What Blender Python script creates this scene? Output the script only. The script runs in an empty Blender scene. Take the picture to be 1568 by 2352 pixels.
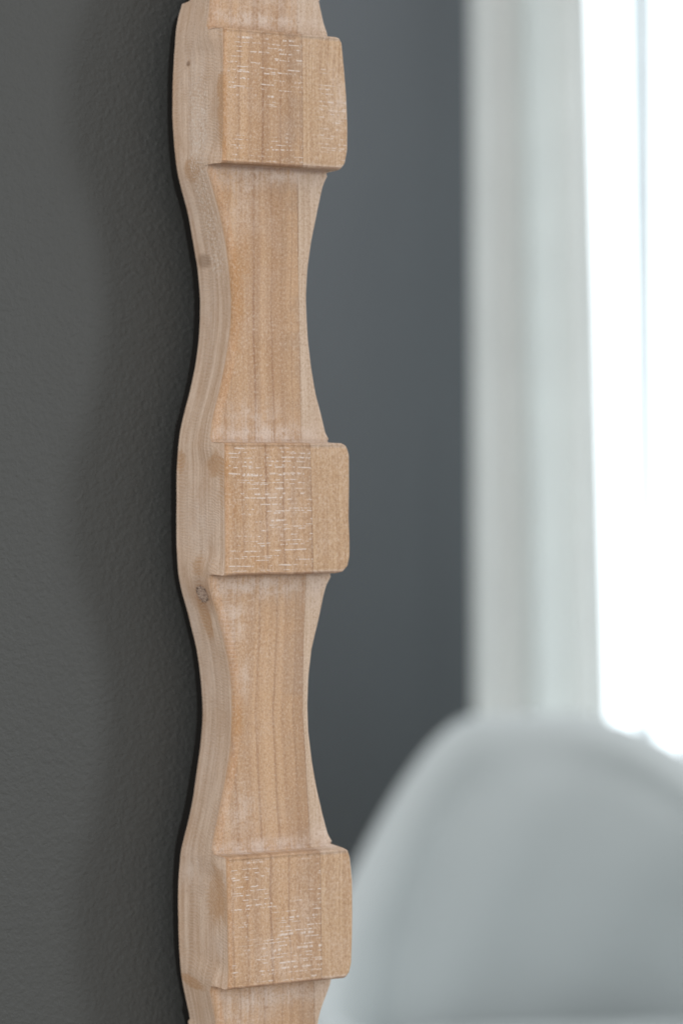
import bpy, bmesh, math, random
import numpy as np
from mathutils import Vector, noise

random.seed(7)
S = bpy.context.scene
COL = S.collection
R = math.radians

# ------------------------------------------------------------------ camera
F = 5553.0                      # focal length in pixels of a 1568 x 2352 view
CX, CY, HOR = 784.0, 1176.0, 1010.0
EYE = 1.22
ROLL = R(0.30)
FOCUS = 1.165
cd = bpy.data.cameras.new('camera')
cam = bpy.data.objects.new('camera', cd); COL.objects.link(cam)
cam.location = (0, 0, EYE)
cam.rotation_euler = (R(90), -ROLL, 0)
cam.rotation_mode = 'XYZ'
cd.sensor_fit = 'VERTICAL'; cd.sensor_height = 36; cd.sensor_width = 24
cd.lens = F / 2352 * 36
cd.shift_y = -(CY - HOR) / 2352
cd.clip_start = 0.05; cd.clip_end = 100
cd.dof.use_dof = True; cd.dof.focus_distance = FOCUS; cd.dof.aperture_fstop = 4.2
S.camera = cam

# ------------------------------------------------------------------ light
w = bpy.data.worlds.new('World'); S.world = w; w.use_nodes = True
bg = w.node_tree.nodes['Background']
bg.inputs[0].default_value = (1.0, 0.985, 0.96, 1); bg.inputs[1].default_value = 0.92
_t = w.node_tree                                   # room light: brighter from the ceiling than from the floor
_c = _t.nodes.new('ShaderNodeTexCoord'); _s = _t.nodes.new('ShaderNodeSeparateXYZ')
_m = _t.nodes.new('ShaderNodeMapRange'); _x = _t.nodes.new('ShaderNodeMix'); _x.data_type = 'RGBA'
_t.links.new(_c.outputs['Generated'], _s.inputs[0]); _t.links.new(_s.outputs[2], _m.inputs[0])
_m.inputs[1].default_value = -0.7; _m.inputs[2].default_value = 0.8
_t.links.new(_m.outputs[0], _x.inputs[0])
_x.inputs[6].default_value = (0.50, 0.47, 0.44, 1); _x.inputs[7].default_value = (1.32, 1.34, 1.36, 1)
_t.links.new(_x.outputs[2], bg.inputs[0])

def area(name, loc, target, sx, sy, power, col):
    l = bpy.data.lights.new(name, 'AREA'); l.shape = 'RECTANGLE'; l.size = sx; l.size_y = sy
    l.energy = power; l.color = col
    o = bpy.data.objects.new(name, l); COL.objects.link(o)
    o.location = loc
    o.rotation_euler = (Vector(target) - Vector(loc)).to_track_quat('-Z', 'Y').to_euler()
    return o
KEY = area('side_window_light', (1.75, 0.27, 1.30), (0.0, 1.20, 1.22), 0.30, 0.9, 9.2, (0.93, 0.97, 1.0))

LEFT = area('left_fill_light', (-1.30, 0.22, 1.55), (-0.08, 1.20, 1.22), 0.6, 1.2, 7.5, (1.0, 0.96, 0.91))  # added fill with no visible source, brightens the post's left side

S.view_settings.view_transform = 'Standard'; S.view_settings.look = 'None'
S.view_settings.exposure = 0; S.view_settings.gamma = 1

# ------------------------------------------------------------------ helpers
def tag(o, label=None, cat=None, kind=None, group=None):
    if label: o['label'] = label
    if cat: o['category'] = cat
    if kind: o['kind'] = kind
    if group: o['group'] = group
    return o

def empty(name, loc, rz=0):
    o = bpy.data.objects.new(name, None); COL.objects.link(o)
    o.location = loc; o.rotation_euler = (0, 0, rz)
    return o

def mesh_obj(name, verts, faces, mat, parent=None, smooth=True):
    me = bpy.data.meshes.new(name)
    me.from_pydata([tuple(v) for v in verts], [], faces)
    me.update()
    if smooth: me.polygons.foreach_set('use_smooth', [True] * len(me.polygons))
    if mat: me.materials.append(mat)
    o = bpy.data.objects.new(name, me); COL.objects.link(o)
    if parent: o.parent = parent
    return o

def box(name, c, s, mat, parent=None, bevel=0.004, seg=3, subdiv=0):
    bm = bmesh.new()
    bmesh.ops.create_cube(bm, size=1)
    for v in bm.verts:
        v.co = Vector((v.co.x * s[0] + c[0], v.co.y * s[1] + c[1], v.co.z * s[2] + c[2]))
    if bevel: bmesh.ops.bevel(bm, geom=bm.edges[:], offset=bevel, segments=seg, affect='EDGES', profile=0.5)
    for f in bm.faces: f.smooth = True
    me = bpy.data.meshes.new(name); bm.to_mesh(me); bm.free()
    me.materials.append(mat)
    o = bpy.data.objects.new(name, me); COL.objects.link(o)
    if parent: o.parent = parent
    return o

class NT:
    """small helper for node materials"""
    def __init__(s, name):
        s.m = bpy.data.materials.new(name); s.m.use_nodes = True
        s.t = s.m.node_tree; s.t.nodes.clear()
        s.out = s.t.nodes.new('ShaderNodeOutputMaterial')
    def n(s, typ, **kw):
        x = s.t.nodes.new(typ)
        for k, v in kw.items(): setattr(x, k, v)
        return x
    def put(s, sock, v):
        if isinstance(v, bpy.types.NodeSocket): s.t.links.new(v, sock)
        elif v is not None:
            if isinstance(v, tuple) and len(v) == 3 and sock.type == 'RGBA': v = (*v, 1)
            sock.default_value = v
    def math(s, op, a, b=None, c=None, clamp=False):
        x = s.n('ShaderNodeMath', operation=op, use_clamp=clamp)
        s.put(x.inputs[0], a)
        if b is not None: s.put(x.inputs[1], b)
        if c is not None: s.put(x.inputs[2], c)
        return x.outputs[0]
    def add(s, a, b): return s.math('ADD', a, b)
    def mul(s, a, b): return s.math('MULTIPLY', a, b)
    def sub(s, a, b): return s.math('SUBTRACT', a, b)
    def attr(s, name):
        x = s.n('ShaderNodeAttribute', attribute_name=name); return x.outputs['Fac']
    def vec(s, x, y, z):
        c = s.n('ShaderNodeCombineXYZ')
        s.put(c.inputs[0], x); s.put(c.inputs[1], y); s.put(c.inputs[2], z); return c.outputs[0]
    def noise(s, v, scale=1, detail=2, rough=0.5, dist=0, dim='3D'):
        x = s.n('ShaderNodeTexNoise'); x.noise_dimensions = dim
        s.put(x.inputs['Vector'], v)
        x.inputs['Scale'].default_value = scale; x.inputs['Detail'].default_value = detail
        x.inputs['Roughness'].default_value = rough; x.inputs['Distortion'].default_value = dist
        return x.outputs[0]
    def ramp(s, f, lo, hi, a=0.0, b=1.0, smooth=True):
        x = s.n('ShaderNodeMapRange')
        if smooth: x.interpolation_type = 'SMOOTHSTEP'
        s.put(x.inputs[0], f)
        s.put(x.inputs[1], lo); s.put(x.inputs[2], hi); s.put(x.inputs[3], a); s.put(x.inputs[4], b)
        return x.outputs[0]
    def mix(s, f, a, b, mode='MIX'):
        x = s.n('ShaderNodeMix', data_type='RGBA', blend_type=mode)
        s.put(x.inputs[0], f); s.put(x.inputs[6], a); s.put(x.inputs[7], b)
        return x.outputs[2]
    def bump(s, h, strength, dist, normal=None):
        x = s.n('ShaderNodeBump'); x.inputs['Strength'].default_value = strength
        x.inputs['Distance'].default_value = dist
        s.put(x.inputs['Height'], h)
        if normal is not None: s.put(x.inputs['Normal'], normal)
        return x.outputs[0]
    def bsdf(s, col, rough=0.6, normal=None, spec=0.3, **kw):
        x = s.n('ShaderNodeBsdfPrincipled')
        s.put(x.inputs['Base Color'], col); s.put(x.inputs['Roughness'], rough)
        x.inputs['Specular IOR Level'].default_value = spec
        if normal is not None: s.put(x.inputs['Normal'], normal)
        for k, v in kw.items(): s.put(x.inputs[k.replace('_', ' ')], v)
        s.t.links.new(x.outputs[0], s.out.inputs[0])
        return x

def wall_mat(name, base, bumpy=1.0):
    t = NT(name)
    co = t.n('ShaderNodeTexCoord').outputs['Object']
    a = t.noise(co, 440, 2, 0.5, 0.1)
    b = t.noise(co, 900, 2, 0.5)
    c = t.noise(co, 60, 2, 0.5)
    h = t.add(t.add(a, t.mul(b, 0.35)), t.mul(c, 0.5))
    nrm = t.bump(h, 1.0 * bumpy, 0.00052)
    big = t.noise(co, 5, 3, 0.5)
    col = t.mix(big, tuple(x * 0.95 for x in base), tuple(x * 1.05 for x in base))
    t.bsdf(col, 0.48, nrm, 0.32)
    return t.m

def fabric_mat(name, base, rough=0.9, trans=0.0, weave=700):
    t = NT(name)
    co = t.n('ShaderNodeTexCoord').outputs['Object']
    n1 = t.noise(co, weave, 2, 0.6); n2 = t.noise(co, 9, 3, 0.5)
    col = t.mix(t.mul(n2, 0.6), tuple(x * 0.92 for x in base), tuple(min(1, x * 1.06) for x in base))
    nrm = t.bump(n1, 0.4, 0.0006)
    p = t.bsdf(col, rough, nrm, 0.15)
    if trans:
        tr = t.n('ShaderNodeBsdfTranslucent'); t.put(tr.inputs[0], col)
        mx = t.n('ShaderNodeMixShader'); mx.inputs[0].default_value = trans
        t.t.links.new(p.outputs[0], mx.inputs[1]); t.t.links.new(tr.outputs[0], mx.inputs[2])
        t.t.links.new(mx.outputs[0], t.out.inputs[0])
    return t.m

# ------------------------------------------------------------------ the near wall and post share one frame
TH = R(26.0)
WX = np.array((math.cos(TH), math.sin(TH)))       # along the wall, away to the right
DX = np.array((math.sin(TH), -math.cos(TH)))      # out of the wall, towards the viewer
Y0 = 1.22
O2 = np.array(((408 - CX) / F * Y0, Y0))          # back left edge of the post

def ray(px, py):
    """direction (x/y, z/y) of a line of sight, with the camera's slight roll undone"""
    dx, dy = px - CX, HOR - py
    c, s_ = math.cos(ROLL), math.sin(ROLL)
    return ((dx * c - dy * s_) / F * 1.0, (dx * s_ + dy * c) / F)

def at(px, py, d):
    """where the plane d (metres out of the post's back) is met: w along the wall, z height"""
    rx, rz = ray(px, py)
    bx, by = O2 + d * DX
    # bx + w*WX0 = rx*(by + w*WX1)
    ww = (rx * by - bx) / (WX[0] - rx * WX[1])
    y = by + ww * WX[1]
    return ww, EYE + rz * y

post = empty('wooden_post', (O2[0], O2[1], EYE), TH)
tag(post, 'pale carved wooden post with square blocks and narrow waists on grey wall', 'wood post')

TN, TB = 0.0440, 0.0550         # thickness at the waists and at the blocks

Ltab = [(422,0),(411,32),(404,64),(399,127),(396.5,191),(396.5,271),(399,319),(403,366),(406,395),(414,427),(432,491),(443,555),(454,618),(459,682),(459,714),(456,778),(448,841),(435,905),(422,953),(414,986),(409.6,1017),(404.5,1081),(404.5,1177),(405.5,1256),(409.6,1320),(419,1368),(429,1400),(441.5,1453),(451,1490),(460,1554),(465,1617),(466,1649),(461.5,1713),(451,1777),(441.5,1840),(430,1894),(422.5,1921),(414,1958),(409.6,2021),(408.6,2085),(409.6,2149),(413,2212),(416,2244),(422,2276),(429,2308),(438,2351)]
Ftab = [(487,20),(478,60),(476.5,376),(484,400),(492,427),(510,491),(523,555),(531,618),(535,682),(535,730),(531,778),(521,841),(507,905),(494,953),(487,1000),(485,1014),(483,1328),(489,1363),(508,1426),(523,1490),(532,1538),(536,1586),(537,1649),(534,1713),(527.5,1761),(519.5,1809),(507,1872),(495,1925),(490,1965),(486,2279),(491,2300),(501,2351)]
Rtab = [(734.6,0),(746,54),(755,78),(758,395),(744,427),(730,491),(717,555),(709,618),(705,682),(706,730),(709,778),(717,841),(728,905),(741,953),(751,999),(762,1014),(763,1325),(752,1342),(745,1368),(733.5,1426),(718.6,1490),(711,1554),(709,1617),(710.7,1681),(718.6,1745),(730,1809),(744,1872),(757,1920),(768,1936),(763,2256),(750.5,2292),(739,2324),(733,2351)]
blocks_px = [  # front left edge, right edge outline, top and bottom at the left front corner
    dict(left=[(515,61),(513.5,200),(513,373)], right=[(771,82),(782,87),(788,98),(793.5,159),(798,223),(800.5,287),(799.5,345),(794,376),(784,389),(770,394)], top=(515,62), bot=(513,374), rim=3.0),
    dict(left=[(518,1018),(518,1170),(519,1322)], right=[(775,1016),(789,1018),(799,1026),(804.5,1045),(805,1110),(804,1190),(806,1240),(806,1278),(801,1300),(790,1313),(770,1318)], top=(518,1017), bot=(519,1323), rim=3.0),
    dict(left=[(522,1972),(524,2120),(526,2274)], right=[(776,1942),(791,1946),(802,1955),(806.5,1972),(811,2021),(812.5,2100),(811.7,2149),(809,2212),(804,2235),(794,2248),(776,2251)], top=(522,1971), bot=(526,2275), rim=3.0),
]
def conv(tab, d):
    a = np.array([at(x, y, d) for x, y in tab]); o = np.argsort(a[:, 1]); return a[o, 1], a[o, 0]

Lz, Lw = conv(Ltab, 0.004); Fz, Fw = conv(Ftab, TN); Rz, Rw = conv(Rtab, TN)
blk = []
for b in blocks_px:
    lz, lw = conv(b['left'], TB); rz_, rw = conv(b['right'], TB)
    zt = at(*b['top'], TB)[1]; zb = at(*b['bot'], TB)[1]
    blk.append(dict(lz=lz, lw=lw, rz=rz_, rw=rw, zt=zt, zb=zb))
PER = (blk[0]['zt'] - blk[2]['zt']) / 2
ZMAX, ZMIN = Lz[-1] - 0.002, Lz[0] + 0.002
def wrap(z):
    if z > ZMAX: return z - PER
    if z < ZMIN: return z + PER
    return z
def sm(zs, ws, z, k=0.0025):
    zz = wrap(z)
    return sum(np.interp(zz + o * k, zs, ws) * g for o, g in ((-2, .1), (-1, .2), (0, .4), (1, .2), (2, .1)))

def shifted(b, dz):
    return dict(lz=b['lz'] + dz, lw=b['lw'], rz=b['rz'] + dz, rw=b['rw'], zt=b['zt'] + dz, zb=b['zb'] + dz)
allb = [shifted(blk[1], 2 * PER)] + blk + [shifted(blk[1], -2 * PER)]

# stations down the post: (z, wl back, wl at TN, wl at front, wr, T, blockindex or -1)
stations = []
def base(z):
    a = sm(Lz, Lw, z); b = sm(Fz, Fw, z); c = sm(Rz, Rw, z, 0.001)
    return a, b, c
def neck(z0, z1):
    n = max(2, int((z0 - z1) / 0.0012))
    for i in range(n + 1):
        z = z0 + (z1 - z0) * i / n
        a, b, c = base(z)
        stations.append((z, a, b, b, c, TN, -1, z, 0))
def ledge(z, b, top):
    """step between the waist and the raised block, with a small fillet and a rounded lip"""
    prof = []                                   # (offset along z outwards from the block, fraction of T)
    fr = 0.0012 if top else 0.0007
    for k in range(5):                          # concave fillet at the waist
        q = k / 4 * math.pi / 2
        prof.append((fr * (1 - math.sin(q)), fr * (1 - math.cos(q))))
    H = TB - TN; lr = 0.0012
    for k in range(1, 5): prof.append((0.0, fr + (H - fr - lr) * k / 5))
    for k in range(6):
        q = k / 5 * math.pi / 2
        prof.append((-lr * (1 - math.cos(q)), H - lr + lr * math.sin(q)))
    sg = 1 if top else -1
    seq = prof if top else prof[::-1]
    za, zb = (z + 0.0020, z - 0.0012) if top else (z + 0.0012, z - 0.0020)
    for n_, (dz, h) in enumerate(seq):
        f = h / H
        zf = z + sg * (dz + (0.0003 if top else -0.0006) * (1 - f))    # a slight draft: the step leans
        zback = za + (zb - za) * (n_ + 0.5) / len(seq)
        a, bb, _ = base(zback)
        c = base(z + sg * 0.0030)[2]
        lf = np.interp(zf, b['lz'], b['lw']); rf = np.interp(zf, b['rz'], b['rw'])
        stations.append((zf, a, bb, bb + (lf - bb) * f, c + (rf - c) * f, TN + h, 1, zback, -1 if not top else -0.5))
ztop_all = allb[0]['zt'] + 0.05
zprev = ztop_all
for i, b in enumerate(allb):
    neck(zprev, b['zt'] + 0.0022)
    s0 = len(stations)
    ledge(b['zt'], b, True)
    z0, z1 = b['zt'] - 0.0015, b['zb'] + 0.0015
    n = int((z0 - z1) / 0.0011)
    for k in range(n + 1):
        z = z0 + (z1 - z0) * k / n
        a, bb, c = base(z)
        lf = np.interp(z, b['lz'], b['lw']); rf = np.interp(z, b['rz'], b['rw'])
        e = min(z0 - z, z - z1)
        c2 = rf
        q_ = min(1.0, e / 0.011); q_ = q_ * q_ * (3 - 2 * q_)
        bb += (a + (lf - a) * TN / TB - bb) * q_      # the side smooths out into one face
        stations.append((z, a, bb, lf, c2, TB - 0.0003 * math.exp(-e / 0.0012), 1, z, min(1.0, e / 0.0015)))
    ledge(b['zb'], b, False)
    b['s'] = (s0, len(stations))
    zprev = b['zb'] - 0.0022
neck(zprev, zprev - 0.05)

# cross section: back-left corner, left side, front-left corner, front, front-right corner, right side, back
NL1, NL2, NF, NR = 26, 14, 64, 14
def section(st, seed):
    z, a, b, lf, wr, T, isb, zk, fl_ = st
    pts = []           # (w, d, region)  region: 1 side, 0 front, 2 right side, 3 back
    rb = 0.006
    nb = 8
    def wl(d):
        if d <= TN: return a + (b - a) * (d / TN)
        return b + (lf - b) * ((d - TN) / max(1e-6, TB - TN)) if T > TN + 1e-5 else b
    # back-left rounding
    for k in range(nb):
        q = k / nb * math.pi / 2
        pts.append((wl(0) + rb * (1 - math.sin(q)), rb * (1 - math.cos(q)) * 0.9, 1))
    rf = 0.0034 if isb < 0 else 0.0013
    d0 = rb * 0.9; dm = min(TN - 0.002, T - rf); 
    for k in range(NL1):
        d = d0 + (dm - d0) * k / NL1
        pts.append((wl(d), d, 1))
    for k in range(NL2 + 1):
        d = dm + (T - rf - dm) * k / NL2
        pts.append((wl(d), d, 1))
    for k in range(1, 6):
        q = k / 5 * math.pi / 2
        pts.append((wl(T) + rf * (1 - math.cos(q)), T - rf + rf * math.sin(q), 0.5))
    r2 = 0.0022
    w0, w1 = wl(T) + rf, wr - r2
    for k in range(1, NF + 1):
        pts.append((w0 + (w1 - w0) * k / NF, T, 0))
    for k in range(1, 7):
        q = k / 6 * math.pi / 2
        pts.append((w1 + r2 * math.sin(q), T - r2 + r2 * math.cos(q), 0.2))
    for k in range(1, NR + 1):
        pts.append((wr, (T - r2) * (1 - k / NR), 2))
    for k in range(1, 6):
        pts.append((wr + (wl(0) + rb - wr) * k / 6, 0, 3))
    return pts
rows = []
for si, st in enumerate(stations):
    z = st[0]; row = []; zfront = z
    for (w_, d_, rg) in section(st, si):
        mz = min(1.0, max(0.0, (d_ - (TN - 0.006)) / 0.005)); z = st[7] * (1 - mz) + zfront * mz
        n1 = noise.noise(Vector((w_ * 60, d_ * 60 + 9, z * 38))) * 0.00022
        n2 = noise.noise(Vector((w_ * 22 + 4, d_ * 22, z * 14))) * 0.0004
        n3 = noise.noise(Vector((w_ * 210 + 4, d_ * 210, z * 190))) * 0.00006
        if rg in (1,): row.append((w_ + n1 + n2 + n3, d_, z, rg))
        elif rg == 0: row.append((w_, d_ + n1 + n3 + n2 * 0.6, z + n1 * 0.5, rg))
        else: row.append((w_ + n1, d_ + n1, z, rg))
    rows.append(row)
NC = len(rows[0])
# seam between the two laminated boards: differs on waists and blocks
Sneck = conv([(683,0),(683,390),(686,700),(692,1000),(703,1330),(696,1500),(695,1640),(709,1880),(712,1950),(722,2290),(722,2352)], TN)
Sblk = conv([(693,80),(695,380),(712,1020),(719,1315),(735,1965),(739,2250)], TB)
def seam(z, T):
    zz = wrap(z); f = min(1, max(0, (T - TN) / (TB - TN)))
    return np.interp(zz, *Sneck) * (1 - f) + np.interp(zz, *Sblk) * f

# soft patches of stain and wash, given where they sit on the wood: (face, px, py, rx, ry, kind, strength)
patches = [
    ('f',620,395,140,28,'wash',1.0),('f',560,420,60,30,'wash',.6),('f',730,400,22,60,'wash',.7),
    ('f',600,45,150,22,'wash',.8),('f',640,5,120,40,'wash',.45),('f',610,1000,140,26,'wash',1.0),('f',580,960,70,40,'wash',.55),
    ('f',600,1345,130,26,'wash',1.0),('f',540,1420,35,60,'wash',.6),('f',560,1560,18,50,'wash',.5),
    ('f',610,1950,140,24,'wash',1.0),('f',550,1860,38,60,'wash',.5),('f',610,2290,130,26,'wash',.9),('f',560,2320,60,40,'wash',.6),
    ('f',720,1340,30,50,'wash',.8),('f',745,1930,30,50,'wash',.9),('f',560,480,40,60,'wash',.4),
    ('f',560,560,26,150,'amber',.55),('f',545,680,18,150,'amber',.9),('f',548,1640,20,160,'amber',.6),('f',520,450,18,60,'amber',.7),
    ('b',600,160,60,90,'amber',.35),('b',560,350,60,60,'amber',.35),('b',540,1150,40,160,'amber',.4),('b',600,1290,80,30,'amber',.5),
    ('b',560,2060,40,90,'amber',.5),('b',700,2100,30,120,'wash',.25),('b',775,230,24,60,'wash',.5),('b',640,1170,60,90,'wash',.22),('b',640,2200,70,60,'wash',.3),
    ('s',497,265,9,75,'amber',1.0),('s',492,200,7,40,'amber',.7),('s',440,390,22,34,'amber',.6),('s',492,1070,24,34,'amber',.6),
    ('s',500,1120,16,90,'amber',.35),('s',470,1410,12,60,'amber',.8),('s',455,1300,18,35,'amber',.5),('s',490,2060,26,90,'amber',.5),('s',440,2255,30,16,'amber',.7),
    ('s',415,1060,10,40,'amber',.5),('s',512,600,10,60,'amber',.25),('s',440,150,26,120,'wash',.5),('s',450,300,20,80,'wash',.7),('s',455,1200,30,90,'wash',.6),
    ('s',440,480,20,90,'wash',.5),('s',440,1420,14,80,'wash',.8),('s',480,1550,20,80,'wash',.5),('s',480,700,20,120,'wash',.4),('s',440,2000,30,50,'wash',.7),('s',485,1750,22,90,'wash',.3),
    ('s',486,2170,16,30,'wash',.5),
]
def local(face, px, py):
    """point on the wood for a patch"""
    if face in 'fb':
        return np.array(at(px, py, TN if face == 'f' else TB))
    # side: w is the wall of the post, solve d by stepping
    rx, rz = ray(px, py)
    d = 0.02
    for _ in range(12):
        zz = EYE + rz * (O2[1] - d * math.cos(TH))
        a, b, c = base(zz); w_ = a + (b - a) * d / TN if d < TN else b
        bx = O2[0] + w_ * WX[0]; by = O2[1] + w_ * WX[1]
        d = (rx * by - bx) / (DX[0] - rx * DX[1])
    return np.array((d, EYE + rz * (by + d * DX[1])))
SX = {'f': 4150.0, 'b': 4250.0, 's': 1716.0}; SZ = 4700.0
parr = []
for (fc, px, py, rx_, ry_, kind, stg) in patches:
    c = local(fc, px, py); parr.append((fc, c[0], c[1], rx_ / SX[fc], ry_ / SZ, kind, min(1.3, stg * (1.45 if fc == 's' and kind == 'amber' else 1.0))))
# swirling saw marks on the side face: centre and radius of each arc family
def vals(wd):
    w_, d_, z, rg, T = wd
    wash = amber = 0.0
    side = 1.0 if rg == 1 else 0.0
    isb = T > TN + 0.006
    for fc, u, v, ru, rv, kind, stg in parr:
        if abs(z - v) > rv * 2.4: continue
        if fc == 's':
            if rg not in (1, 0.5): continue
            du = (d_ - u) / ru
        else:
            if rg in (1, 2, 3) or (fc == 'b') != isb: continue
            du = (w_ - u) / ru
        e = math.exp(-(du * du + ((z - v) / rv) ** 2))
        if kind == 'wash': wash = max(wash, stg * e)
        else: amber = max(amber, stg * e)
    return wash, amber, side

V = []; A = {k: [] for k in ('gu', 'gz', 'gd', 'side', 'seamd', 'wash', 'amber', 'isb', 'ledge_dark', 'edge')}
for si, row in enumerate(rows):
    T = stations[si][5]
    for (w_, d_, z, rg) in row:
        V.append((w_, d_, z))
        sw = seam(z, T)
        drift = np.interp(wrap(z), *Sneck) - 0.0565
        wash, amber, side = vals((w_, d_, z, rg, T))
        A['gu'].append((w_ - drift * 0.75) * 1000 if rg != 1 else d_ * 1000)
        A['gz'].append((z - EYE) * 1000); A['gd'].append(d_ * 1000)
        A['side'].append(side); A['seamd'].append((w_ - sw) * 1000 if rg in (0, 0.5, 0.2) else (-30 if rg == 1 else 10))
        A['wash'].append(wash); A['amber'].append(amber)
        A['ledge_dark'].append((1.0 if stations[si][8] == -1 else 0.35 if stations[si][8] == -0.5 else 0.0) if rg in (0, 0.2, 0.5) else 0.0)
        A['edge'].append(1.0 if rg == 0.5 else 0.0)
        A['isb'].append(1.0 if (stations[si][8] > 0.5 and rg in (0, 0.2)) else 0.0)
V = np.array(V)
# local object frame: x = along wall, y = into wall (so out of wall is -y), z up from eye height
P = np.stack([V[:, 0], -V[:, 1], V[:, 2] - EYE], 1)
NS = len(rows)

# ---- wood material
def wood():
    t = NT('weathered_wood')
    gu, gz, gd = t.attr('gu'), t.attr('gz'), t.attr('gd')
    side, sd, wash, amber, isb = (t.attr(k) for k in ('side', 'seamd', 'wash', 'amber', 'isb'))
    wob2_ = t.noise(t.vec(gu, gd, gz), 0.16, 4, 0.65)
    # sampling space: across the grain stays at 1/mm, along the grain is stretched
    wob = t.mul(t.sub(t.noise(t.vec(t.mul(gu, 0.02), 3.0, t.mul(gz, 0.012)), 1, 2), 0.5), 5.0)
    g = t.add(gu, wob)
    gs = t.vec(g, t.mul(side, 40.0), t.mul(gz, 0.02))
    broad = t.noise(gs, 0.17, 2, 0.5)
    mid = t.noise(gs, 0.75, 3, 0.6)
    fine = t.noise(t.vec(g, t.mul(side, 40.0), t.mul(gz, 0.05)), 3.2, 3, 0.65)
    iso = t.vec(gu, gd, gz)
    blot = t.noise(iso, 0.06, 4, 0.55)
    grit = t.noise(iso, 1.7, 3, 0.7)
    spk = t.noise(t.vec(gu, gd, t.mul(gz, 0.55)), 3.4, 2, 0.6)
    colA = (0.405, 0.248, 0.146); colB = (0.540, 0.350, 0.212); pale = (0.50, 0.365, 0.245)
    c = t.mix(t.ramp(broad, 0.3, 0.7), colA, colB)
    c = t.mix(t.ramp(mid, 0.35, 0.7, 0, 0.30), c, (0.56, 0.39, 0.245))
    c = t.mix(t.ramp(fine, 0.5, 0.75, 0, 0.24), c, (0.25, 0.125, 0.06))
    # dark annual rings
    for pos, wd, k in ((9.0, .35, .35), (17.0, .5, .45), (29.5, .5, .7), (31.0, 1.6, .2), (39.0, .45, .55), (44.0, .9, .28), (50.0, .35, .45), (64.0, .3, .35), (69.0, .4, .35)):
        dd = t.math('ABSOLUTE', t.sub(g, pos))
        m = t.ramp(dd, wd * 0.2, wd * 2.0, k * 0.8, 0.0)
        m = t.mul(m, t.ramp(t.noise(gs, 0.9, 2), 0.25, 0.6, 0.35, 1.0))
        m = t.mul(m, t.sub(1.0, side))
        c = t.mix(m, c, (0.215, 0.100, 0.050))
    # greyer heartwood band just left of the joint
    gb = t.mul(t.ramp(sd, -14.0, -3.0), t.ramp(sd, -0.2, 0.2, 1, 0))
    c = t.mix(t.mul(gb, t.ramp(blot, 0.35, 0.65, 0.1, 0.42)), c, (0.25, 0.165, 0.11))
    # second board right of the joint
    strip = t.ramp(sd, -0.15, 0.15)
    finer = t.noise(t.vec(g, 7.0, t.mul(gz, 0.012)), 1.0, 3, 0.6)
    s_c = t.mix(t.ramp(finer, 0.35, 0.68), (0.43, 0.272, 0.160), (0.57, 0.405, 0.262))
    s_w = t.mix(t.sub(1.0, isb), s_c, t.mix(t.ramp(finer, 0.35, 0.68), (0.47, 0.345, 0.25), (0.60, 0.48, 0.375)))
    c = t.mix(t.mul(strip, 0.85), c, s_w)
    # joint line
    jl = t.ramp(t.math('ABSOLUTE', sd), 0.10, 0.42, 0.6, 0.0)
    c = t.mix(t.mul(jl, t.ramp(t.noise(gs, 0.5, 2), 0.3, 0.6, 0.4, 1.0)), c, (0.17, 0.09, 0.05))
    # side face: pale limewashed sapwood with wandering figure
    rings = t.noise(t.vec(t.mul(gd, 0.30), t.mul(wob, 0.2), t.mul(gz, 0.011)), 1.0, 3, 0.55, 0.9)
    sc = t.mix(t.ramp(rings, 0.32, 0.68), (0.475, 0.330, 0.230), (0.675, 0.525, 0.410))
    sc = t.mix(t.ramp(blot, 0.42, 0.66, 0, 0.5), sc, (0.47, 0.305, 0.19))
    c = t.mix(side, c, sc)
    # the sharp corner is rubbed back to warm bare wood
    ed = t.mul(t.attr('edge'), t.ramp(wob2_, 0.30, 0.55, 0.25, 1.0))
    c = t.mix(t.mul(ed, 0.5), c, (0.52, 0.29, 0.15))
    # stain and wash
    wob2 = t.noise(iso, 0.16, 4, 0.65)
    am = t.ramp(t.add(amber, t.mul(t.sub(wob2, 0.5), 1.1)), 0.32, 0.52)
    am = t.mul(am, t.math('MINIMUM', t.mul(amber, 1.6), 1.0))
    c = t.mix(t.math('MINIMUM', t.mul(am, 0.68), 0.9), c, (0.43, 0.235, 0.105))
    washn = t.ramp(t.add(t.add(t.mul(wob2, 0.5), t.mul(mid, 0.35)), t.mul(spk, 0.35)), 0.50, 0.68, 0.08, 1.2)
    c = t.mix(t.math('MINIMUM', t.mul(t.mul(wash, washn), 1.0), 0.92), c, (0.65, 0.535, 0.455))
    thin = t.mul(t.ramp(blot, 0.45, 0.7, 0.0, 0.34), t.ramp(spk, 0.4, 0.62))
    c = t.mix(thin, c, (0.56, 0.44, 0.36))
    # tiny pores, light and dark
    sp2 = t.noise(t.vec(gu, gd, t.mul(gz, 0.6)), 1.25, 2, 0.75)
    c = t.mix(t.ramp(sp2, 0.50, 0.70, 0, 0.46), c, (0.24, 0.125, 0.065))
    c = t.mix(t.ramp(sp2, 0.50, 0.30, 0, 0.44), c, (0.66, 0.54, 0.45))
    c = t.mix(t.ramp(spk, 0.56, 0.72, 0, 0.5), c, (0.20, 0.105, 0.055))
    c = t.mix(t.ramp(grit, 0.57, 0.74, 0, 0.38), c, (0.63, 0.52, 0.43))
    # broken white paint lines across the blocks
    zw = t.add(gz, t.mul(t.sub(t.noise(t.vec(t.mul(gu, 0.03), 1.0, t.mul(gz, 0.03)), 1, 1), 0.5), 2.6))
    zw = t.add(zw, t.mul(t.sub(t.noise(t.vec(t.mul(gu, 1.1), 5.0, t.mul(gz, 0.6)), 1, 2), 0.5), 0.55))
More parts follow.
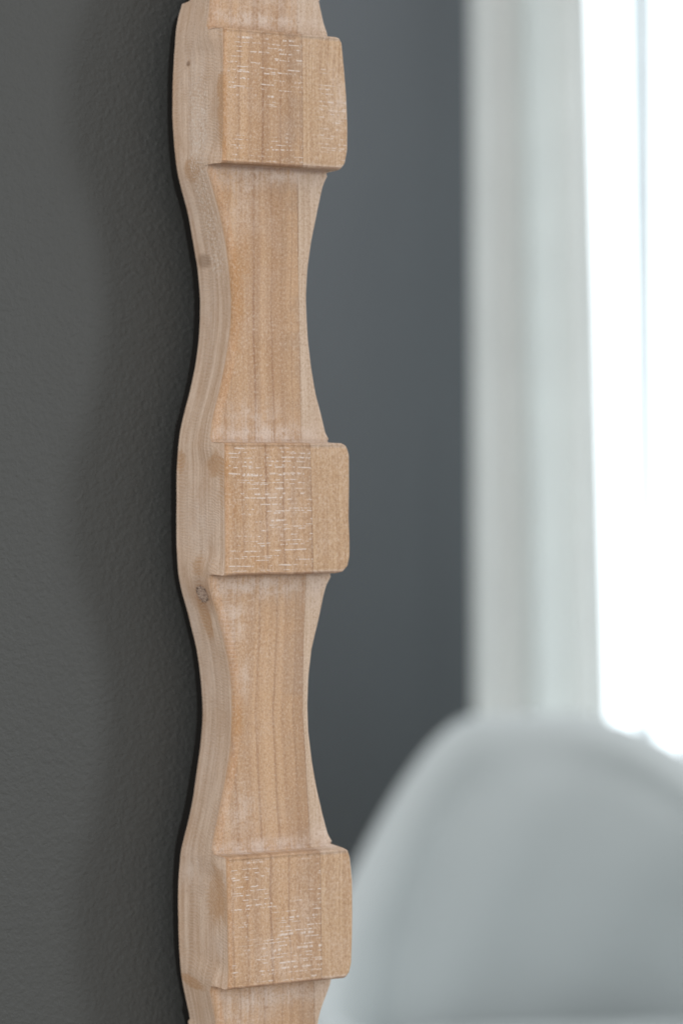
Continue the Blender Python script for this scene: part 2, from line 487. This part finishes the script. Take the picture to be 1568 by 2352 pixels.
    zw = t.add(zw, t.mul(t.noise(t.vec(0.0, 8.0, t.mul(gz, 0.13)), 1, 1), 6.0))
    dash = None
    for per, off, th in ((2.5, 0.0, 0.475), (3.7, 0.7, 0.50)):
        q = t.math('DIVIDE', t.add(zw, off + 500), per)
        row = t.math('FLOOR', q); fr = t.sub(q, row)
        ln = t.ramp(t.math('ABSOLUTE', t.sub(fr, 0.5)), 0.15 / per, 0.38 / per, 1, 0)
        ln0 = t.noise(t.vec(t.mul(gu, 0.13), t.mul(row, 3.71), off), 1, 1, 0.5)
        ln1 = t.noise(t.vec(t.mul(gu, 0.75), t.mul(row, 5.13), off), 1, 2, 0.5)
        onn = t.mul(t.ramp(ln0, th, th + 0.07), t.ramp(ln1, 0.38, 0.56))
        m = t.mul(ln, onn)
        dash = m if dash is None else t.math('MAXIMUM', dash, m)
    zone = t.noise(t.vec(t.mul(gu, 0.045), 2.0, t.mul(gz, 0.035)), 1, 2)
    zonem = t.ramp(t.add(zone, t.sub(t.ramp(gz, 60, 10, -0.05, 0.05), t.ramp(gz, -80, -120, 0.0, 0.08))), 0.38, 0.48)
    wz = t.mul(t.ramp(gu, -4.0, 3.0), t.ramp(sd, -0.1, 0.25, 1.0, 0.10))
    # the top block is also chipped near its right edge
    topr = t.mul(t.mul(t.ramp(sd, 8.0, 11.0), t.ramp(gz, 90.0, 130.0)), 0.9)
    wz = t.math('MAXIMUM', wz, topr)
    # small dots
    vor = t.n('ShaderNodeTexVoronoi'); t.put(vor.inputs['Vector'], t.vec(gu, 0.0, t.mul(gz, 1.3))); vor.inputs['Scale'].default_value = 0.33
    dots = t.ramp(vor.outputs['Distance'], 0.04, 0.10, 0.7, 0)
    dots = t.mul(dots, t.ramp(t.noise(iso, 0.13, 1), 0.5, 0.6))
    dm = t.mul(isb, t.mul(t.math('MAXIMUM', t.mul(t.mul(dash, zonem), wz), t.mul(dots, 0.7)), 0.88))
    c = t.mix(dm, c, (0.68, 0.59, 0.53))
    gm = t.mul(t.attr('ledge_dark'), t.ramp(wob2, 0.3, 0.55, 0.45, 0.95))  # darker brown along the block ledges, strongest on the lower ones
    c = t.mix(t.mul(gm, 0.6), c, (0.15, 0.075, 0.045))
    # white flecks on the side beside the top block
    fl = t.noise(iso, 0.62, 2, 0.6)
    flm = t.mul(t.mul(side, t.ramp(gz, 70, 90)), t.mul(t.ramp(gd, 17, 24), t.ramp(gd, 34, 42, 1, 0)))
    flm = t.mul(flm, t.mul(t.ramp(fl, 0.54, 0.60), t.ramp(gz, 195, 165)))
    c = t.mix(t.mul(flm, 0.8), c, (0.70, 0.62, 0.55))
    # knots on the side: position (depth mm, height mm), size
    heights = None
    for kx, kz, ra, rb_, stg, ringy in KNOTS:
        ex = t.math('DIVIDE', t.sub(gd, kx), ra); ez = t.math('DIVIDE', t.sub(gz, kz), rb_)
        rr = t.math('SQRT', t.add(t.mul(ex, ex), t.mul(ez, ez)))
        rr = t.add(rr, t.mul(t.sub(t.noise(iso, 0.7, 3), 0.5), 0.6 if ringy else 0.25))
        if ringy:
            halo = t.mul(t.ramp(rr, 0.9, 3.2, 0.55, 0), side)
            c = t.mix(halo, c, (0.31, 0.175, 0.10))
            core = t.mul(t.ramp(rr, 0.95, 1.05, 1, 0), side)
            tex = t.noise(iso, 1.3, 3, 0.7)
            c = t.mix(core, c, t.mix(t.ramp(tex, 0.40, 0.58), (0.09, 0.045, 0.03), (0.58, 0.44, 0.35)))
            ring = t.mul(t.ramp(t.math('ABSOLUTE', t.sub(rr, 0.98)), 0.05, 0.26, 0.8, 0), side)
            ring = t.mul(ring, t.ramp(t.noise(iso, 0.45, 2), 0.42, 0.58))
            c = t.mix(ring, c, (0.06, 0.035, 0.025))
            heights = t.mul(core, tex)
        else:
            c = t.mix(t.mul(t.ramp(rr, 0.5, 1.15, stg, 0), side), c, (0.22, 0.14, 0.09))
    # band-saw ripples on the side, gently arched
    arch = t.mul(t.math('POWER', t.sub(gd, 12.0), 2.0), 0.0042)
    sawz = t.add(t.add(gz, arch), t.mul(t.noise(iso, 0.05, 2), 9.0))
    saw = t.math('SINE', t.mul(sawz, 3.8))
    sawm = t.mul(side, t.ramp(t.noise(iso, 0.045, 2), 0.38, 0.56))
    c = t.mix(t.mul(t.mul(sawm, t.ramp(saw, -0.2, 1)), 0.26), c, (0.62, 0.52, 0.44))
    # chatter marks on the lower waist
    ch = t.mul(t.mul(t.ramp(t.math('SINE', t.mul(gz, 2.9)), 0.1, 0.9), t.ramp(gu, 9.5, 11.0)), t.ramp(gu, 17, 21, 1, 0))
    chm = t.mul(t.mul(t.ramp(gz, -60, -80), t.ramp(gz, -150, -135)), t.mul(t.sub(1.0, t.math('MAXIMUM', side, isb)), t.ramp(t.noise(iso, 0.035, 2), 0.35, 0.5)))
    c = t.mix(t.mul(t.mul(ch, chm), 0.22), c, (0.62, 0.49, 0.42))
    h = t.add(t.mul(fine, 0.5), t.mul(grit, 0.35))
    h = t.add(h, t.mul(t.mul(sawm, saw), 0.28))
    h = t.add(h, t.mul(dm, 0.5))
    if heights is not None: h = t.add(h, t.mul(heights, 1.2))
    h = t.sub(h, t.mul(jl, 0.5))
    nrm = t.bump(h, 0.7, 0.00022)
    t.bsdf(c, t.ramp(mid, 0.3, 0.7, 0.62, 0.75), nrm, 0.22)
    return t.m
k1 = local('s', 465, 1365); k2 = local('s', 469, 600); k3 = local('s', 428, 146)
KNOTS = [(k1[0] * 1000, (k1[1] - EYE) * 1000, 6.6, 3.9, 1, True),
         (k2[0] * 1000, (k2[1] - EYE) * 1000, 9.5, 4.2, 0.55, False),
         (k3[0] * 1000, (k3[1] - EYE) * 1000, 2.2, 1.6, 0.85, False)]
WOOD = wood()

def add_attrs(o, idx):
    me = o.data
    for k, v in A.items():
        a = me.attributes.new(k, 'FLOAT', 'POINT')
        a.data.foreach_set('value', np.array(v, dtype=np.float32)[idx])

def piece(name, faces, caps=None):
    used = sorted({i for f in faces for i in f}); remap = {v: i for i, v in enumerate(used)}
    o = mesh_obj(name, P[used], [tuple(remap[i] for i in f) for f in faces], WOOD, post)
    add_attrs(o, np.array(used))
    return o
jside0 = 8 + NL1            # first column in front of the waist plane
jr_end = 8 + NL1 + NL2 + 1 + 5 + NF + 6 + 5
bodyf = []; blockf = [[] for _ in allb]
for s in range(NS - 1):
    bi = next((k for k, b in enumerate(allb) if b['s'][0] <= s < b['s'][1] - 1), None)
    for j in range(NC):
        j2 = (j + 1) % NC
        f = (s * NC + j, (s + 1) * NC + j, (s + 1) * NC + j2, s * NC + j2)
        if bi is not None and jside0 <= j < jr_end: blockf[bi].append(f)
        else: bodyf.append(f)
bodyf.append(tuple(range(NC))[::1]); bodyf.append(tuple((NS - 1) * NC + j for j in reversed(range(NC))))
piece('post_body', bodyf)
blabels = [None, 'square raised block with scattered white lines and chipped right edge',
           'square raised block densely crossed by broken white lines', 'square raised block with brownish stain and faint white lines', None]
for k, fs in enumerate(blockf):
    o = piece('raised_block', fs)
    if blabels[k]: o['label'] = blabels[k]

# black strip added behind the post, standing in for the shadow gap
GAP_SHADE = NT('gap_shade_black'); GAP_SHADE.bsdf((0.012, 0.011, 0.010), 0.9, None, 0.1); GAP_SHADE = GAP_SHADE.m
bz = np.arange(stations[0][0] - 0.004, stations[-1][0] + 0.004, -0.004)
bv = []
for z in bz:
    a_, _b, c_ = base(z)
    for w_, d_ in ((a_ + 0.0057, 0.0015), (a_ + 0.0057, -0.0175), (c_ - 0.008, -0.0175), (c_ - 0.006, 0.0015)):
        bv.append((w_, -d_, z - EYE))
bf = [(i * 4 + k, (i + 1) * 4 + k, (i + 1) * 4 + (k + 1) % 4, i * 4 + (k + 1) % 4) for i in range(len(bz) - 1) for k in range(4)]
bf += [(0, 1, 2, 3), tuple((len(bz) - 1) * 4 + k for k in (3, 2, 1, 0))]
mesh_obj('shadow_gap_strip', bv, bf, GAP_SHADE, post, False)

# ------------------------------------------------------------------ near wall (post hangs on it)
GREY = wall_mat('grey_wall_paint', (0.0655, 0.0685, 0.0665))
GAP = 0.017
def wpt(w_, d_, z): 
    p = O2 + w_ * WX + d_ * DX; return (p[0], p[1], z)
nv = []
for d_ in (-GAP, -GAP - 0.12):
    for w_, z in ((-1.6, 0), (0.040, 0), (0.040, 2.6), (-1.6, 2.6)): nv.append((w_, -d_, z))
wall = mesh_obj('wall', nv, [(0, 1, 2, 3), (7, 6, 5, 4), (1, 5, 6, 2), (4, 0, 3, 7), (3, 2, 6, 7), (0, 4, 5, 1)], GREY, None, False)
wall.location = (O2[0], O2[1], 0); wall.rotation_euler = (0, 0, TH)
tag(wall, 'dark grey textured wall that the carved wooden post is fixed to', 'wall', 'structure')

# ------------------------------------------------------------------ far side of the room
YB = 4.05
FARG = wall_mat('far_wall_paint', (0.114, 0.128, 0.139))
def wx(px, y): return (px - CX) / F * y
def wz(py, y): return EYE + (HOR - py) / F * y
x_open = wx(1235, YB); x_end = x_open + 1.0
fw = empty('far_wall', (0, YB, 0))
tag(fw, 'smooth dark blue grey wall behind the armchair and curtains', 'wall', 'structure')
box('wall_panel', ((-0.55 + x_open) / 2, 0.06, 1.3), (x_open + 0.55, 0.12, 2.6), FARG, fw, 0)
box('wall_panel', (x_end + 0.5, 0.06, 1.3), (1.0, 0.12, 2.6), FARG, fw, 0)
box('wall_panel', ((x_open + x_end) / 2, 0.06, 2.45), (x_end - x_open, 0.12, 0.3), FARG, fw, 0)

WHITE = NT('white_paint'); WHITE.bsdf((0.72, 0.74, 0.76), 0.4); WHITE = WHITE.m
win = empty('window', ((x_open + x_end) / 2, YB, 0.06))
tag(win, 'tall bright white window glowing behind the curtains', 'window')
ww_, wh_ = x_end - x_open, 2.24
t = NT('daylight_pane')
e = t.n('ShaderNodeEmission'); e.inputs[0].default_value = (0.86, 0.95, 1.0, 1); e.inputs[1].default_value = 3.4
t.t.links.new(e.outputs[0], t.out.inputs[0])
box('window_pane', (0, 0.07, wh_ / 2), (ww_ - 0.08, 0.01, wh_ - 0.08), t.m, win, 0)
for sx in (-1, 1): box('window_frame', (sx * (ww_ / 2 - 0.025), 0.04, wh_ / 2), (0.05, 0.07, wh_), WHITE, win, 0.006)
for zc in (0.025, wh_ - 0.025): box('window_frame', (0, 0.04, zc), (ww_ - 0.106, 0.07, 0.05), WHITE, win, 0.006)
box('window_frame', (wx(1585, YB) + 0.022 - win.location.x, 0.04, wh_ / 2), (0.05, 0.07, wh_ - 0.104), WHITE, win, 0.006)

def curtain(name, y, top, bottom, zt, zb, amp, nf, mat, phase=0, thick=0.003):
    """hanging cloth between left/right edges at the top and at the bottom"""
    nx, nz = 120, 40
    vs = []
    for s_ in (0, 1):
        for k in range(nz + 1):
            f = k / nz; z = zt + (zb - zt) * f
            x0 = top[0] + (bottom[0] - top[0]) * f; x1 = top[1] + (bottom[1] - top[1]) * f
            for i in range(nx + 1):
                u = i / nx
                ph = u * nf * 2 * math.pi + phase + 0.5 * math.sin(u * 5 + f)
                yy = amp * (math.sin(ph) + 0.35 * math.sin(ph * 1.9 + 1.3 + 0.8 * f))
                vs.append((x0 + (x1 - x0) * u + 0.25 * amp * math.cos(ph), y + yy + s_ * thick, z))
    n = (nx + 1) * (nz + 1); fs = []
    q = lambda s_, k, i: s_ * n + k * (nx + 1) + i
    for k in range(nz):
        for i in range(nx):
            fs.append((q(0, k, i), q(0, k + 1, i), q(0, k + 1, i + 1), q(0, k, i + 1)))
            fs.append((q(1, k, i), q(1, k, i + 1), q(1, k + 1, i + 1), q(1, k + 1, i)))
    for k in range(nz):
        fs.append((q(0, k, 0), q(1, k, 0), q(1, k + 1, 0), q(0, k + 1, 0)))
        fs.append((q(0, k, nx), q(0, k + 1, nx), q(1, k + 1, nx), q(1, k, nx)))
    for i in range(nx):
        fs.append((q(0, 0, i), q(0, 0, i + 1), q(1, 0, i + 1), q(1, 0, i)))
        fs.append((q(0, nz, i), q(1, nz, i), q(1, nz, i + 1), q(0, nz, i + 1)))
    return mesh_obj(name, vs, fs, mat)
DRAPE = fabric_mat('drape_cloth', (0.88, 0.895, 0.88), 0.9, 0.52)
SHEER = fabric_mat('sheer_cloth', (0.90, 0.94, 0.96), 0.9, 0.32)
YC = 3.85
c1 = curtain('curtain', YC, (wx(1064, YC), wx(1344, YC)), (wx(1096, YC), wx(1446, YC)), 2.25, 0.05, 0.032, 2.3, DRAPE, 0.5)
tag(c1, 'opaque off-white curtain hanging in soft folds beside the dark wall', 'curtain')
c2 = curtain('curtain', YC + 0.06, (wx(1425, YC), wx(1512, YC)), (wx(1505, YC), wx(1524, YC)), 2.25, 0.05, 0.005, 1.0, SHEER, 0.2, 0.001)
tag(c2, 'narrow sheer curtain strip lit from behind in the bright window', 'curtain')
rod = mesh_obj('curtain_rod', [], [], None) if False else None

FLOORM = NT('floor_boards')
co = FLOORM.n('ShaderNodeTexCoord').outputs['Object']
fn = FLOORM.noise(co, 6, 4, 0.6); FLOORM.bsdf(FLOORM.mix(fn, (0.42, 0.39, 0.35), (0.52, 0.49, 0.45)), 0.5); FLOORM = FLOORM.m
fl = mesh_obj('floor', [(-1.7, -0.6, 0), (2.2, -0.6, 0), (2.2, YB, 0), (-1.7, YB, 0)], [(0, 1, 2, 3)], FLOORM, None, False)
tag(fl, None, None, 'structure')

# ------------------------------------------------------------------ armchair
CH = fabric_mat('grey_upholstery', (0.54, 0.585, 0.59), 0.95)
LEGW = NT('leg_wood'); LEGW.bsdf((0.12, 0.07, 0.04), 0.5); LEGW = LEGW.m
arm = empty('armchair', (0.325, 3.02, 0), R(9))
tag(arm, 'light grey upholstered tub armchair with curved back in front of the window', 'armchair')
def smooth(u): u = min(1.0, max(0.0, u)); return u * u * (3 - 2 * u)
def top_of(ph):
    return 0.848 - 0.33 * smooth((abs(ph) - R(20 if ph < 0 else 6)) / R(62 if ph < 0 else 120))
def shell(name, p0, p1, th, off0, drop, bot, ripple, n=84, power=0.35, rollr=0.0):
    """padded sweep following the curve of the back"""
    nse = 96; vs = []; fs = []
    for i in range(n + 1):
        ph = R(p0 + (p1 - p0) * i / n)
        endf = min(1.0, min(i, n - i) / (n * 0.06)) ** 0.5 if ripple else 1.0
        top = top_of(ph) - drop
        cx_, cy_ = 0.325 * math.sin(ph), 0.31 * math.cos(ph)
        nx_, ny_ = math.sin(ph), math.cos(ph)
        for k in range(nse):
            q = 2 * math.pi * k / nse
            ca, sa = math.cos(q), math.sin(q)
            o_ = th * max(0.15, endf) * math.copysign(abs(ca) ** 0.8, ca)
            zz = (top + bot) / 2 + (top - bot) / 2 * math.copysign(abs(sa) ** power, sa)
            if rollr: o_ += rollr * smooth((math.degrees(ph) + 20) / 50) * math.copysign(1, ca) * abs(ca) * math.exp(-((zz - top + 0.030) / 0.026) ** 2)
            if ca < 0 and zz < top - 0.03:          # slack diagonal folds in the loose cover
                fade = smooth((top - 0.03 - zz) / 0.08)
                g_ = math.degrees(ph) + (top - zz) * 95
                o_ -= fade * (0.011 * math.sin(g_ / 15.0) + 0.006 * math.sin(g_ / 6.5 + 1.0))
            lean = 0.02 - 0.20 * max(0.0, zz - 0.55) ** 1.15 if not ripple else 0.02 - 0.14 * max(0.0, zz - 0.5)
            vs.append((cx_ + nx_ * (o_ + off0 + lean), cy_ + ny_ * (o_ + off0 + lean), zz))
    for i in range(n):
        for k in range(nse):
            k2 = (k + 1) % nse
            fs.append((i * nse + k, i * nse + k2, (i + 1) * nse + k2, (i + 1) * nse + k))
    fs.append(tuple(range(nse))[::-1]); fs.append(tuple(n * nse + k for k in range(nse)))
    return mesh_obj(name, vs, fs, CH, arm)
shell('back_and_arms', -118, 118, 0.036, 0.0, 0.0, 0.16, 0.0, power=0.5, rollr=0.022)
box('seat_cushion', (0, -0.06, 0.385), (0.53, 0.54, 0.13), CH, arm, 0.045, 6)
box('seat_base', (0, -0.03, 0.235), (0.54, 0.54, 0.15), CH, arm, 0.02, 3)
for sx in (-1, 1):
    for sy in (-1, 1):
        bm = bmesh.new()
        bmesh.ops.create_cone(bm, cap_ends=True, segments=20, radius1=0.013, radius2=0.022, depth=0.16)
        for v in bm.verts: v.co += Vector((sx * 0.22, sy * 0.2 - 0.02, 0.08)) + Vector((sx, sy, 0)) * (0.08 - v.co.z - 0.0) * 0.12
        me = bpy.data.meshes.new('leg'); bm.to_mesh(me); bm.free(); me.materials.append(LEGW)
        for p_ in me.polygons: p_.use_smooth = True
        lo = bpy.data.objects.new('leg', me); COL.objects.link(lo); lo.parent = arm
